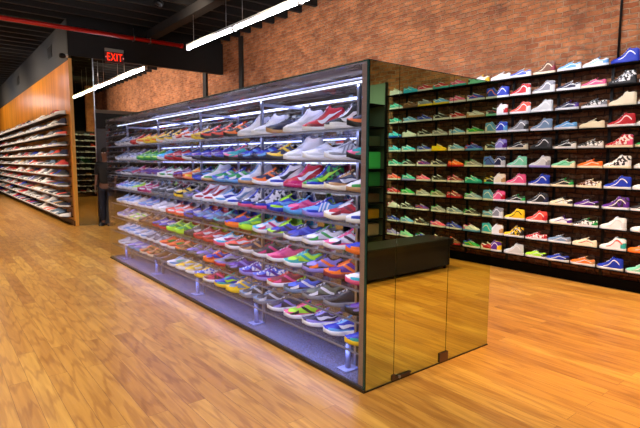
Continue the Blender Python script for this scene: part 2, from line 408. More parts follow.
# ------------------------------------------------------------------ tube lights
def tube_fixture(label, x, y0, y1, z, group, x1=None):
    x1 = x if x1 is None else x1
    L = y1 - y0; ym = (y0 + y1) / 2
    t = thing('tube_light', label, 'ceiling light', ((x + x1) / 2, ym, z), math.atan2(-(x1 - x), L), group)
    MB().box(-0.045, -L / 2 + 0.005, 0.03, 0.045, L / 2 - 0.005, 0.075).build('housing', M_WHITEP, t, 0.004)
    MB().tube((0, -L / 2 + 0.02, 0.0), (0, L / 2 - 0.02, 0.0), 0.028, 12).build('tube', M_TUBE, t)
    for s in (-1, 1):
        MB().box(-0.04, s * (L / 2 - 0.018) - 0.012, -0.04, 0.04, s * (L / 2 - 0.018) + 0.012, 0.03).build('end_cap', M_WHITEP, t)
        MB().tube((0, s * (L / 2 - 0.3), 0.075), (0, s * (L / 2 - 0.3), ZC - z - 0.362 if abs(x - 2.4) < .2 and y0 < 10.4 else ZC - z - 0.162), 0.006, 6).build('hanger_rod', M_STEEL, t)
    return t
G = 'suspended tube lights over the case'
ys = [8.09, 6.05, 4.01, 1.97, -0.07, -2.11, -4.15]
labs = ['lit tube light at the far end of the upper right run, by the bulkhead', 'lit second tube light of the upper right run over the glass case',
        'lit third tube light of the upper right run near the brick', 'lit tube light overhead past the near end of the glass case',
        'lit tube light overhead above the corner with the mirrored doors', 'lit tube light overhead near the shop front', None]
for k in range(6): tube_fixture(labs[k], 2.37 + (k) * 0.02, ys[k + 1] + 0.005, ys[k] - 0.005, 4.0, G, 2.37 + (k - 1) * 0.02)
y = 10.9
for k in range(4):
    tube_fixture(['lit tube light just beyond the bulkhead, ending under the EXIT sign', 'lit second tube light beyond the bulkhead', 'lit third tube light beyond the bulkhead, seen through glass',
                  'lit fourth tube light beyond the bulkhead, deep in the back room'][k], 2.41 - 0.03 * k, y, y + 2.03, 4.0, 'tube lights in the back room', 2.38 - 0.03 * k); y += 2.04
for k, (yy, lab) in enumerate(((5.6, 'lit tube light at the upper left corner over the aisle'), (1.6, 'lit tube light over the left aisle, toward the shop front'), (-2.4, 'lit tube light over the left aisle by the front window'),
                               (13.5, 'lit tube light over the wood wall aisle'), (20.0, 'lit tube light far down the wood wall aisle'))):
    tube_fixture(lab, -1.35, yy, yy + 2.04, 4.0, 'tube lights over the left aisle')

# unseen spot lamps under the ceiling, added to light floor, shelves and walls
def added_spot(x, y, tx, ty, tz, watts, col, ang, label):
    t = thing('added_spot', label, 'spotlight', (x, y, 4.55), 0, 'added unseen spotlights')
    d = (Vector((tx, ty, tz)) - Vector((x, y, 4.55))).normalized()
    MB().tube((0, 0, 0.04), (0, 0, 0.284), 0.012, 8).build('stem', M_BLACKMETAL, t)
    h = MB().tube(-d * 0.08, d * 0.06, 0.05, 14, 0.06).build('lamp_head', M_BLACKMETAL, t)
    ld = bpy.data.lights.new('spot', 'SPOT'); ld.energy = watts; ld.color = srgb(col)[:3]; ld.spot_size = ang; ld.spot_blend = 0.8; ld.shadow_soft_size = 0.06
    lo = bpy.data.objects.new('spot', ld); COL.objects.link(lo); lo.parent = t; lo.location = d * 0.09
    lo.rotation_euler = d.to_track_quat('-Z', 'Y').to_euler()
WARM = '#ffdba8'
for k, yy in enumerate((-4.0, -2.6, -1.2, 0.25, 1.65, 3.0)):
    added_spot(2.0, yy, 4.3, yy + 0.1, 1.3 if k > 2 else 0.9, ADDED_SPOT_WATTS * (0.36, .36, .45, .6, .58, .55)[k], '#f6eef4', 1.3 if k > 2 else 0.95, 'added unseen spotlight aimed at the shoe shelves, %s from the shop front' % ['first', 'second', 'third', 'fourth', 'fifth', 'sixth'][k])  # added spots to light the wall shoes
for k, (x, yy) in enumerate(((-2.8, -3.0), (-2.8, 0.5), (-2.8, 4.0), (-2.8, 7.5), (2.7, -0.4), (2.7, -3.0), (-2.5, 12.0), (-2.5, 17.0))):
    added_spot(x, yy, x + (0.6 if x < 0 else -0.2), yy + 0.6, 0, ADDED_SPOT_WATTS * (2.5 if x > 0 else 1.8), '#ffcd88' if x > 0 else '#ffeed6', 1.45 if x > 0 else 1.9, 'added unseen spotlight aimed down at the floor, %s of the floor lights' % ['first', 'second', 'third', 'fourth', 'fifth', 'sixth', 'seventh', 'eighth'][k])  # added spots, warm on the right and neutral on the left floor
for k, yy in enumerate((11.8, 15.0, 18.5, 22.5)):
    added_spot(-2.0, yy, 0.45, yy + 0.3, 2.2, ADDED_SPOT_WATTS * 1.0, '#ffe2bd', 2.2, 'added unseen spotlight aimed at the wood wall, %s from the bulkhead' % ['first', 'second', 'third', 'fourth'][k])  # added spots to light the wood wall
for k, yy in enumerate((12.2, 15.5, 19.0)):
    added_spot(1.6, yy, 4.4, yy + 0.6, 3.2, ADDED_SPOT_WATTS * 0.9, '#ffeed4', 2.1, 'added unseen spotlight in the back room aimed at the brick, %s from the bulkhead' % ['first', 'second', 'third'][k])  # added spots to brighten the brick beyond the bulkhead
for k, yy in enumerate((1.2, 4.2, 7.2)):
    added_spot(1.4, yy, 4.4, yy + 0.9, 4.0, ADDED_SPOT_WATTS * 0.3, '#ffe2c4', 1.9, 'added unseen spotlight aimed up at the brick wall, %s from the corner doors' % ['first', 'second', 'third'][k])  # added spots to lift the brick above the case
added_spot(1.6, 13.4, 1.5, 14.2, 0.0, ADDED_SPOT_WATTS * 2, '#ffe0a0', 1.9, 'added unseen spotlight in the back room aimed at the floor')  # added spot to brighten the floor behind the glass panel
added_spot(2.6, 17.8, 3.0, 21.2, 1.5, ADDED_SPOT_WATTS, '#fff0dd', 1.4, 'added unseen spotlight in the back room aimed at the far shoe shelves')  # added spot for the back room shoes

# ------------------------------------------------------------------ sneakers
def lerp_tab(tab, s):
    if s <= tab[0][0]: return tab[0][1]
    for (a, va), (b, vb) in zip(tab, tab[1:]):
        if s <= b:
            t = (s - a) / (b - a); t = t * t * (3 - 2 * t) if False else t
            return va + (vb - va) * t
    return tab[-1][1]

LEN = 0.295
ST = [0.0, 0.012, 0.035, 0.07, 0.12, 0.18, 0.24, 0.30, 0.35, 0.39, 0.43, 0.48, 0.54, 0.60, 0.66, 0.72, 0.78, 0.84, 0.89, 0.93, 0.96, 0.985, 1.0]
WID = [(0, 0.006), (0.012, 0.014), (0.035, 0.022), (0.07, 0.028), (0.12, 0.032), (0.2, 0.034), (0.35, 0.034), (0.45, 0.036), (0.6, 0.042), (0.72, 0.046), (0.8, 0.045), (0.87, 0.040), (0.93, 0.031), (0.97, 0.020), (0.99, 0.012), (1, 0.005)]
CEN = [(0, 0), (0.4, -0.001), (0.7, 0.001), (1, 0.006)]
SPEC = {
 'runner': dict(hc=[(0, .070), (.012, .074), (.07, .077), (.15, .070), (.22, .064), (.30, .067), (.37, .082), (.43, .086), (.55, .074), (.66, .062), (.78, .052), (.88, .044), (.95, .035), (1, .024)],
                sole=[(0, .036), (.3, .030), (.6, .024), (.85, .022), (1, .026)], spring=.016, flare=.004),
 'hightop': dict(hc=[(0, .118), (.012, .126), (.07, .134), (.15, .130), (.22, .124), (.30, .128), (.37, .136), (.42, .120), (.50, .096), (.58, .080), (.66, .068), (.78, .056), (.88, .046), (.95, .036), (1, .024)],
                sole=[(0, .034), (.3, .030), (.6, .026), (.85, .024), (1, .024)], spring=.008, flare=.003),
 'skate': dict(hc=[(0, .064), (.012, .068), (.07, .070), (.15, .064), (.22, .058), (.30, .060), (.37, .074), (.43, .078), (.55, .070), (.66, .060), (.78, .050), (.88, .043), (.95, .036), (1, .026)],
                sole=[(0, .026), (1, .025)], spring=.003, flare=.002),
 'skatehi': dict(hc=[(0, .105), (.012, .112), (.07, .120), (.15, .120), (.22, .118), (.30, .121), (.37, .126), (.42, .112), (.50, .090), (.58, .076), (.66, .064), (.78, .052), (.88, .044), (.95, .036), (1, .026)],
                sole=[(0, .026), (1, .025)], spring=.003, flare=.002),
}
WC = [(0, .002), (.012, .008), (.035, .015), (.07, .020), (.15, .025), (.25, .026), (.32, .024), (.38, .020), (.45, .015), (.6, .013), (.72, .010), (.8, .006), (.9, .004), (1, .001)]
NO, NI = 7, 4

def spring(sp, s):
    t = max(0.0, (s - 0.62) / 0.38); h = max(0.0, (0.08 - s) / 0.08) * 0.25
    return sp['spring'] * (t * t + h * h)

def side_pt(sp, s, v, off=0.0):
    w = lerp_tab(WID, s) * 0.97; wc = min(lerp_tab(WC, s), w * .8); hc = lerp_tab(sp['hc'], s) ; zt = lerp_tab(sp['sole'], s) + spring(sp, s) - 0.002
    hc = max(hc + spring(sp, s) * .5, zt + 0.004)
    a = v * PI / 2
    yy = wc + (w - wc) * (max(0, math.cos(a)) ** 0.75); zz = zt + (hc - zt) * (0.35 * v + 0.65 * math.sin(a))
    return yy + off * math.cos(a * .8), zz + off * math.sin(a * .8)

def grid_mesh(rings, closed_ends=False):
    bm = bmesh.new(); R = [[bm.verts.new(p) for p in r] for r in rings]
    for a, b in zip(R, R[1:]):
        for i in range(len(a) - 1):
            f = bm.faces.new((a[i], a[i + 1], b[i + 1], b[i])); f.smooth = True
    return bm, R

def finish(bm, name, mat, flip=False):
    bmesh.ops.recalc_face_normals(bm, faces=bm.faces)
    me = bpy.data.meshes.new(name); bm.to_mesh(me); bm.free(); me.materials.append(mat)
    return me

def X(s): return (s - 0.5) * LEN

def make_shoe_parts(kind, mark):
    sp = SPEC[kind]; P = {}
    hi = kind in ('hightop', 'skatehi'); skate = kind.startswith('skate')
    # sole
    rings = []
    for s in ST:
        w = lerp_tab(WID, s) + sp['flare'] * (1 if s < .9 else .5); zt = lerp_tab(sp['sole'], s) + spring(sp, s); zb = spring(sp, s); c = lerp_tab(CEN, s)
        x = X(s) + (-0.004 if s < .03 else 0.004 if s > .97 else 0)
        prof = [(w * .86, zb), (w * .97, zb + .004), (w * 1.0, zb + (zt - zb) * .45), (w * .97, zt - .002), (w * .93, zt)]
        rings.append([(x, c + yy, z) for yy, z in prof] + [(x, c - yy, z) for yy, z in reversed(prof)])
    bm, R = grid_mesh(rings)
    for a, b in zip(R, R[1:]):
        bm.faces.new((a[-1], a[0], b[0], b[-1]))
    bm.faces.new(R[0]); bm.faces.new(R[-1][::-1])
    P['sole'] = finish(bm, 'sole', M_RUBBER)
    # upper + lining
    outer_l, outer_r, inner, cover = [], [], [], []
    open_end = 0.37
    for s in ST:
        c = lerp_tab(CEN, s); x = X(s)
        if hi and s < .3: x += 0.0
        L = [(x, c + side_pt(sp, s, v / (NO - 1))[0], side_pt(sp, s, v / (NO - 1))[1]) for v in range(NO)]
        Rr = [(x, c - (p[1] - c), p[2]) for p in L]
        outer_l.append(L); outer_r.append(Rr[::-1])
    nopen = sum(1 for s in ST if s <= open_end)
    rings = []
    for i, s in enumerate(ST):
        L, Rr = outer_l[i], outer_r[i]; tl, tr = L[-1], Rr[0]; c = lerp_tab(CEN, s)
        if i < nopen: rings.append(None)
        else:
            zc = tl[2] + (0.003 if s < .72 else 0.0025)
            rings.append(L + [(tl[0], c, zc)] + Rr)
    bm = bmesh.new()
    # front closed section
    F = [[bm.verts.new(p) for p in r] for r in rings if r]
    for a, b in zip(F, F[1:]):
        for k in range(len(a) - 1): bm.faces.new((a[k], a[k + 1], b[k + 1], b[k])).smooth = True
    bm.faces.new(F[-1][::-1])
    # rear open section left and right
    LV = [[bm.verts.new(p) for p in outer_l[i]] for i in range(nopen)] + [F[0][:NO]]
    RV = [[bm.verts.new(p) for p in outer_r[i]] for i in range(nopen)] + [F[0][NO + 1:]]
    for G_ in (LV, RV):
        for a, b in zip(G_, G_[1:]):
            for k in range(NO - 1): bm.faces.new((a[k], a[k + 1], b[k + 1], b[k])).smooth = True
    for k in range(NO - 1):
        bm.faces.new((LV[0][k], LV[0][k + 1], RV[0][NO - 2 - k], RV[0][NO - 1 - k])).smooth = True
    P['upper'] = finish(bm, 'upper', M_FABRIC)
    # lining : padded rim then down inside
    rings = []
    for i in range(nopen + 1):
        s = ST[i]; tl = outer_l[i][-1]; c = lerp_tab(CEN, s); wcc = tl[1] - c; zt = lerp_tab(sp['sole'], s) + 0.008
        x = tl[0] + (0.008 if i == 0 else 0.004 if i == 1 else 0)
        half = [(tl[0], wcc, tl[2]), (x, wcc * .90, tl[2] + .002), (x, max(.001, wcc * .72), tl[2] - .006), (x, max(.001, wcc * .7), zt + .01), (x, wcc * .35, zt)]
        if i == nopen: half = [(tl[0], wcc, tl[2]), (tl[0], wcc * .8, tl[2] - .004), (tl[0], wcc * .7, tl[2] - .02), (tl[0], wcc * .5, zt + .01), (tl[0], wcc * .3, zt)]
        rings.append([(a, c + b_, z) for a, b_, z in half] + [(a, c - b_, z) for a, b_, z in reversed(half)])
    bm, R = grid_mesh(rings)
    P['collar_lining'] = finish(bm, 'collar_lining', M_LEATHER)
    # tongue
    s0, s1 = (.60, .33); hz = lerp_tab(sp['hc'], .40)
    bm = bmesh.new(); rr = []
    pts = [(.62, lerp_tab(sp['hc'], .62) + .004), (.50, lerp_tab(sp['hc'], .50) + .006), (.42, hz + .008), (.35, hz + (.020 if not hi else .018)), (.33, hz + (.022 if not hi else .020))]
    for k, (s, z) in enumerate(pts):
        hw = [.010, .013, .016, .019, .014][k]; x = X(s)
        rr.append([bm.verts.new(q) for q in ((x, -hw, z - .006), (x + .002, 0, z), (x, hw, z - .006), (x - .006, 0, z - .008))])
    for a, b in zip(rr, rr[1:]):
        for k in range(4): bm.faces.new((a[k], a[(k + 1) % 4], b[(k + 1) % 4], b[k])).smooth = True
    bm.faces.new(rr[0][::-1]); bm.faces.new(rr[-1])
    P['tongue'] = finish(bm, 'tongue', M_FABRIC)
    # laces
    mb = MB(); ls = [.43, .475, .52, .565, .61, .65] if not hi else [.39, .42, .455, .49, .53, .57, .61, .65]
    for k, s in enumerate(ls):
        z = lerp_tab(sp['hc'], s) + .0075 + spring(sp, s) * .5; hw = .017 - .003 * (s > .55)
        sk = .006 * (1 if k % 2 else -1)
        mb.tube((X(s) + sk, -hw, z - .006), (X(s), 0, z), .0024, 6); mb.tube((X(s), 0, z), (X(s) - sk, hw, z - .006), .0024, 6)
    if not skate:
        for sg in (-1, 1): mb.tube((X(ls[0]), 0, lerp_tab(sp['hc'], ls[0]) + .010), (X(ls[0]) + .01, sg * .022, lerp_tab(sp['hc'], ls[0]) - .002), .0022, 6)
    P['laces'] = mb.mesh('laces', M_RUBBER)
    # toe cap
    rings = []; off = .0016
    for s in [.80, .84, .88, .91, .94, .965, .985]:
        c = lerp_tab(CEN, s); x = X(s) + .001; top = 1.0 if s > .86 or skate else .55 + (s - .8) * 4
        prof = [side_pt(sp, s, v / 8 * top, off) for v in range(9)]
        L = [(x, c + a, z) for a, z in prof]
        if top >= .99: rings.append(L + [(x, c, L[-1][2] + .0025)] + [(x, 2 * c - q[1], q[2]) for q in reversed(L)])
        else: rings.append(L + [(x + .0, c, lerp_tab(sp['hc'], s) - .006)] + [(x, 2 * c - q[1], q[2]) for q in reversed(L)])
    if not skate: rings = rings[2:]
    c = lerp_tab(CEN, 1)
    last = rings[-1]; zt = lerp_tab(sp['sole'], 1) + spring(sp, 1)
    rings.append([(X(1.0) + .003, c + (p[1] - c) * .35, zt + (p[2] - zt) * .45) for p in last])
    bm, R = grid_mesh(rings); bm.faces.new(R[-1])
    P['toe_cap'] = finish(bm, 'toe_cap', M_LEATHER)
    # heel counter
    rings = []; hh = .62 if not hi else .5
    for s in [.0, .012, .035, .07, .12, .17]:
        c = lerp_tab(CEN, s); x = X(s) - .0015; t = hh * (1 - s * 2.2)
        prof = [side_pt(sp, s, v / 5 * t, off) for v in range(6)]
        rings.append([(x, c + a, z) for a, z in prof])
    Lr = rings; Rr_ = [[(p[0], -p[1] + 2 * lerp_tab(CEN, ST[i]) if False else -p[1], p[2]) for p in r] for i, r in enumerate(rings)]
    bm, R = grid_mesh(Lr); R2 = [[bm.verts.new(p) for p in r] for r in Rr_]
    for a, b in zip(R2, R2[1:]):
        for k in range(5): bm.faces.new((a[k], a[k + 1], b[k + 1], b[k])).smooth = True
    for k in range(5): bm.faces.new((R[0][k], R[0][k + 1], R2[0][k + 1], R2[0][k])).smooth = True
    P['heel_counter'] = finish(bm, 'heel_counter', M_LEATHER)
    # side marks
    def ribbon(pts, bm):
        for sg in (-1, 1):
            a = []
            for s, v, th in pts:
                c = lerp_tab(CEN, s)
                lo = side_pt(sp, s, max(0.02, v - th), .0028); hi_ = side_pt(sp, s, min(1, v + th), .0028)
                a.append((bm.verts.new((X(s), c + sg * lo[0], lo[1])), bm.verts.new((X(s), c + sg * hi_[0], hi_[1]))))
            for p, q in zip(a, a[1:]): bm.faces.new((p[0], p[1], q[1], q[0])).smooth = True
    bm = bmesh.new()
    if mark == 'swoosh':
        ribbon([(.07, .70, .012), (.16, .62, .03), (.26, .50, .055), (.36, .39, .09), (.45, .31, .12), (.52, .30, .13), (.57, .36, .12), (.61, .47, .07), (.635, .60, .012)], bm)
    elif mark == 'wave':
        ribbon([(.10, .30, .05), (.17, .46, .06), (.24, .60, .06), (.31, .64, .06), (.38, .54, .06), (.45, .40, .06), (.53, .28, .06), (.62, .20, .05), (.70, .16, .035)], bm)
    elif mark == 'stripes':
        for k in range(3):
            s0 = .36 + k * .085
            for sg in (-1, 1):
                vs = []
                for v in (.08, .25, .42, .6, .78):
                    for ds in (0, .038):
                        s = s0 + ds + (v - .4) * .10 * -1; y_, z_ = side_pt(sp, s, v, .0028); vs.append(bm.verts.new((X(s), lerp_tab(CEN, s) + sg * y_, z_)))
                for q in range(4): bm.faces.new((vs[2 * q], vs[2 * q + 1], vs[2 * q + 3], vs[2 * q + 2])).smooth = True
    else:   # curved panels of a running shoe
        ribbon([(.20, .12, .10), (.30, .22, .13), (.40, .34, .12), (.48, .52, .12), (.54, .68, .10)], bm)
        ribbon([(.60, .30, .16), (.68, .22, .14), (.76, .16, .12), (.82, .12, .08)], bm)
    P['side_mark'] = finish(bm, 'side_mark', M_LEATHER)
    # stitched overlay: mudguard round the foot and eyestays beside the laces
    mark_bm = bm = bmesh.new()
    def ribbon2(pts, off):
        for sg in (-1, 1):
            a = []
            for s, v0, v1 in pts:
                c = lerp_tab(CEN, s); row = []
                for q in range(4):
                    y_, z_ = side_pt(sp, s, v0 + (v1 - v0) * q / 3, off); row.append(bm.verts.new((X(s), c + sg * y_, z_)))
                a.append(row)
            for p, q in zip(a, a[1:]):
                for k in range(3): bm.faces.new((p[k], p[k + 1], q[k + 1], q[k])).smooth = True
    ribbon2([(.385, .80, .99), (.43, .74, .99), (.50, .70, .98), (.57, .70, .97), (.64, .74, .96), (.69, .84, .95)], .0020)
    if not skate: ribbon2([(.16, .0, .16), (.30, .0, .10), (.45, .0, .10), (.58, .0, .18), (.68, .0, .30), (.76, .0, .38), (.84, .0, .44), (.89, .0, .46)], .0020)
    else: ribbon2([(.16, .0, .05), (.3, .0, .05), (.5, .0, .05), (.7, .0, .06)], .0018)
    P['overlay'] = finish(bm, 'overlay', M_LEATHER)
    return P

PARTS = {}
KINDS_ = {'r': ('runner', 'swoosh', 'running_shoe', 'running shoe'), 't': ('runner', 'stripes', 'striped_trainer', 'striped trainer'), 'n': ('runner', 'panel', 'jogging_shoe', 'panelled runner'),
          'h': ('hightop', 'swoosh', 'high_top_sneaker', 'high-top sneaker'), 's': ('skate', 'wave', 'skate_shoe', 'low skate shoe'), 'k': ('skatehi', 'wave', 'high_top_skate_shoe', 'skate high-top')}
for k, (kd, mk, _, _2) in KINDS_.items(): PARTS[k] = make_shoe_parts(kd, mk)

PAL = {'wh': ('white', '#e2e2e6'), 'bk': ('black', '#1a1a1e'), 'nv': ('navy', '#141a40'), 'bl': ('royal blue', '#1030b0'), 'lb': ('light blue', '#5a9cd8'), 'rd': ('red', '#b80c20'), 'mg': ('magenta', '#c01068'),
       'pk': ('pink', '#e05084'), 'or': ('orange', '#f0701c'), 'yl': ('yellow', '#f0c818'), 'gr': ('green', '#1c9a48'), 'lm': ('lime', '#a8e828'), 'tl': ('teal', '#20a09c'), 'mt': ('mint green', '#7ad0b0'),
       'gy': ('grey', '#80828e'), 'dg': ('dark grey', '#34343c'), 'br': ('brown', '#6a4028'), 'tn': ('tan', '#b88c5c'), 'cr': ('cream', '#e8dcc0'), 'pu': ('purple', '#54208a'), 'lv': ('lavender', '#8c80d0'),
       'co': ('coral', '#e84c3c'), 'mr': ('maroon', '#7a1c30'), 'og': ('olive', '#6a7058'), 'pw': ('periwinkle blue', '#4460cc'), 'sg': ('slate blue', '#6c86a8'), 'lg': ('light grey', '#c8ccd2'), 'cy': ('cyan', '#2cb8dc')}
def rgba(k, a=1.0):
    c = srgb(PAL[k][1]); return (c[0], c[1], c[2], a)

TEMPL = {}
def template(k):
    if k in TEMPL:
        return None
    return True

def copy_tree(root, name):
    c = root.copy(); c.name = name; COL.objects.link(c)
    out = {}
    for ch in KIDS[root.name]:
        d = ch.copy(); d.parent = c; COL.objects.link(d); out[ch.data.name.split('.')[0]] = d
    return c, out
KIDS = {}

def place_shoe(kind, spec, loc, rz, label, group, sxy=1.0, sz=1.25):
    """spec = 'body accent mark sole [pattern]'"""
    f = spec.split()
    pat = 1.0
    body = f[0]
    if body[-1] == '*': body = body[:-1]; pat = 0.6
    if body[-1] == '+': body = body[:-1]; pat = 0.3
    acc, mark, sole = f[1], f[2], f[3]
    nm = KINDS_[kind][2]
    if kind not in TEMPL:
        root = thing(nm, label, 'shoe')
        out = {}; lst = []
        for pn in ('sole', 'upper', 'collar_lining', 'tongue', 'laces', 'toe_cap', 'heel_counter', 'side_mark', 'overlay'):
            o = link(pn, PARTS[kind][pn], root); PARTS[kind][pn].name = pn + '_' + nm; out[pn] = o; lst.append((pn, o))
        TEMPL[kind] = (root, lst)
    else:
        src, lst0 = TEMPL[kind]
        root = src.copy(); COL.objects.link(root); out = {}
        for pn, ch in lst0:
            d = ch.copy(); d.parent = root; COL.objects.link(d); out[pn] = d
    root.location = loc; root.rotation_euler = (0, 0, rz); root.scale = (sxy, sxy, sz)
    root['label'] = label; root['group'] = group
    out['upper'].color = rgba(body, pat); out['tongue'].color = rgba(acc if kind != 'k' else body); out['collar_lining'].color = rgba(acc)
    out['sole'].color = rgba(sole); out['laces'].color = rgba(f[4] if len(f) > 4 else ('wh' if body not in ('wh', 'cr', 'lg') else 'lg'))
    out['toe_cap'].color = rgba(acc if kind in 'n' else body); out['heel_counter'].color = rgba(acc); out['side_mark'].color = rgba(mark)
    ov = {'nv': 'bk', 'bl': 'nv', 'rd': 'mr', 'gr': 'lm', 'pk': 'mg', 'wh': 'lg', 'gy': 'dg', 'lb': 'bl', 'lg': 'gy'}.get(body, mark) if acc == body else acc
    out['overlay'].color = rgba(ov if kind not in 'sk' else body)
    return root

ORD = ['', 'first', 'second', 'third', 'fourth', 'fifth', 'sixth', 'seventh', 'eighth', 'ninth', 'tenth', 'eleventh', 'twelfth', 'thirteenth', 'fourteenth', 'fifteenth', 'sixteenth', 'seventeenth', 'eighteenth', 'nineteenth', 'twentieth', 'twenty-first', 'twenty-second', 'twenty-third']

def shoe_words(kind, spec):
    f = spec.split(); b = f[0].rstrip('*+'); pat = 'patterned ' if f[0][-1] in '*+' else ''
    w_ = pat + PAL[b][0]
    if f[1] != b: w_ += ' and ' + (PAL[f[1]][0] if ' ' not in PAL[b][0] else PAL[f[1]][0].split()[-1])
    return w_ + ' ' + KINDS_[kind][3]

# ------------------------------------------------------------------ glass display case
CW, CL, CH = 1.4613, 5.9312, 2.2
case = thing('display_case', 'long floor-standing glass display case with mirrored end doors, full of sneakers', 'display case', (0, 0, 0))
XM = 0.44
MB().box(0.016, 0.012, 0.004, CW - 0.012, CL - 0.012, 0.036).build('carpeted_base', M_CARPET, case)
b = MB().box(-0.004, -0.004, 0.0, 0.014, CL + 0.004, 0.022).box(0.014, -0.004, 0.0, CW, 0.010, 0.010)
b.build('base_channel', plain('dark base channel', '#3a3026', 0.35, 0.6), case)
for k in range(4):
    y0 = CL * k / 4 + (0.012 if k == 0 else 0.001); y1 = CL * (k + 1) / 4 - 0.001
    MB().box(0.002, y0, 0.022, 0.010, y1, CH - 0.004).build('front_pane', M_GLASS, case)
MB().box(0.0, 0.0, CH - 0.004, 0.012, CL, CH + 0.004).build('pane_top_edge', M_EDGE, case)
MB().box(0.0125, 0.0135, CH - 0.012, CW - 0.011, CL - 0.012, CH - 0.004).build('mirrored_lid', M_LID, case)
MB().box(0.0, 0.0, 0.022, 0.012, 0.0115, CH - 0.004).build('corner_edge', M_EDGE, case)
MB().box(0.013, 0.014, 0.036, 0.026, 0.070, CH - 0.013).build('corner_post', plain('brown grey corner post', '#8a7672', 0.35, 0.3), case)
seams = [0.014, 0.291, 0.880, CW - 0.002]
for k in range(3):
    pn = MB().box(seams[k] + 0.003, 0.0, 0.012, seams[k + 1] - 0.003, 0.010, CH).build('mirrored_door' if k == 1 else 'mirrored_panel', M_MIRROR, case)
    MB().box(seams[k] + 0.003, 0.0, CH + 0.0003, seams[k + 1] - 0.003, 0.010, CH + 0.004).build('top_edge', M_EDGE, pn)
    MB().box(seams[k] + 0.003, 0.0102, 0.0365, seams[k + 1] - 0.003, 0.013, CH - 0.01).build('door_backing', M_BLACK, pn)
# hinge patches
MB().box(0.270, -0.008, 0.012, 0.305, 0.0, 0.055).box(0.305, -0.008, 0.012, 0.46, 0.0, 0.030).box(0.30, -0.013, 0.028, 0.47, -0.001, 0.038).build('floor_lock', M_CHROME, case, 0.002)
MB().tube((0.34, -0.018, 0.03), (0.34, -0.004, 0.03), 0.011).build('lock_cylinder', M_STEEL, case)
MB().box(0.80, -0.010, 0.012, 0.905, 0.0, 0.085).build('patch_hinge', M_CHROME, case, 0.002)
MB().box(XM, 0.014, 0.036, XM + 0.012, CL - 0.014, CH - 0.013).build('back_mirror', M_MIRROR_BACK, case)
MB().box(CW - 0.010, 0.012, 0.012, CW - 0.002, CL - 0.012, CH - 0.013).build('rear_pane', M_GLASS, case)
MB().box(0.002, CL - 0.010, 0.022, CW, CL, CH - 0.004).build('end_pane', M_GLASS, case)
MB().box(0.0, CL - 0.011, CH - 0.004, CW, CL + 0.001, CH + 0.004).build('end_top_edge', M_EDGE, case)
POSTS = [0.30, 1.60, 2.90, 4.20, 5.50]
ROWZ = [0.245 + 0.2205 * k for k in range(8)]         # shelf tops, bottom to top
PX_ = 0.205
for yy in POSTS:
    ft = MB().box(0.06, yy - 0.055, 0.036, 0.19, yy + 0.055, 0.048).build('foot', M_ACRYL, case, 0.002)
    MB().tube((0.125, yy, 0.048), (0.125, yy, ROWZ[0] - 0.013), 0.02, 12).build('foot_stem', M_ACRYL, ft)
    pb = MB().box(PX_ - 0.012, yy - 0.012, 0.036, PX_ + 0.012, yy + 0.012, ROWZ[0] - 0.012)
    for k in range(7): pb.box(PX_ - 0.012, yy - 0.012, ROWZ[k], PX_ + 0.012, yy + 0.012, ROWZ[k + 1] - 0.012)
    pb.box(PX_ - 0.012, yy - 0.012, ROWZ[7], PX_ + 0.012, yy + 0.012, 2.10)
    pb.build('upright_post', M_STEEL, case)
    MB().box(PX_ + 0.012, yy - 0.008, 2.06, XM, yy + 0.008, 2.085).build('cross_arm', M_STEEL, case)
for k, z in enumerate(ROWZ):
    sh = MB().box(0.036, 0.04, z - 0.012, 0.385, CL - 0.03, z).build('shelf', M_SHELFGLASS, case)
    MB().box(0.030, 0.04, z - 0.013, 0.0355, CL - 0.03, z + 0.001).build('shelf_edge', M_FROST, sh)
# LED bars: the bright one on top of the posts and a strip under each shelf's front edge
def led(name, x, z, watts, w_, h_, glow=None):
    e = MB().box(x - w_ / 2, 0.05, z - h_ / 2, x + w_ / 2, CL - 0.04, z + h_ / 2).build(name, glow or M_LED, case)
    for q in range(4):
        ld = bpy.data.lights.new('led', 'AREA'); ld.shape = 'RECTANGLE'; ld.size = 0.03; ld.size_y = 1.35; ld.energy = watts / 4
        ld.color = (0.40, 0.46, 1.0); ld.spread = PI
        lo = bpy.data.objects.new('led', ld); COL.objects.link(lo); lo.parent = e
        lo.location = (x, 0.12 + 0.72 + q * 1.41, z - h_ / 2 - 0.002); lo.rotation_euler = (0, math.radians(-20), 0)
    return e
led("light_bar", PX_ - 0.03, 2.112, LED_WATTS * 2.6, 0.014, 0.012)
for k, z in enumerate(ROWZ):
    led('shelf_light_strip', 0.050, z - 0.015, LED_WATTS * (3.2 if k == 0 else 1), 0.008, 0.003, M_STRIP)

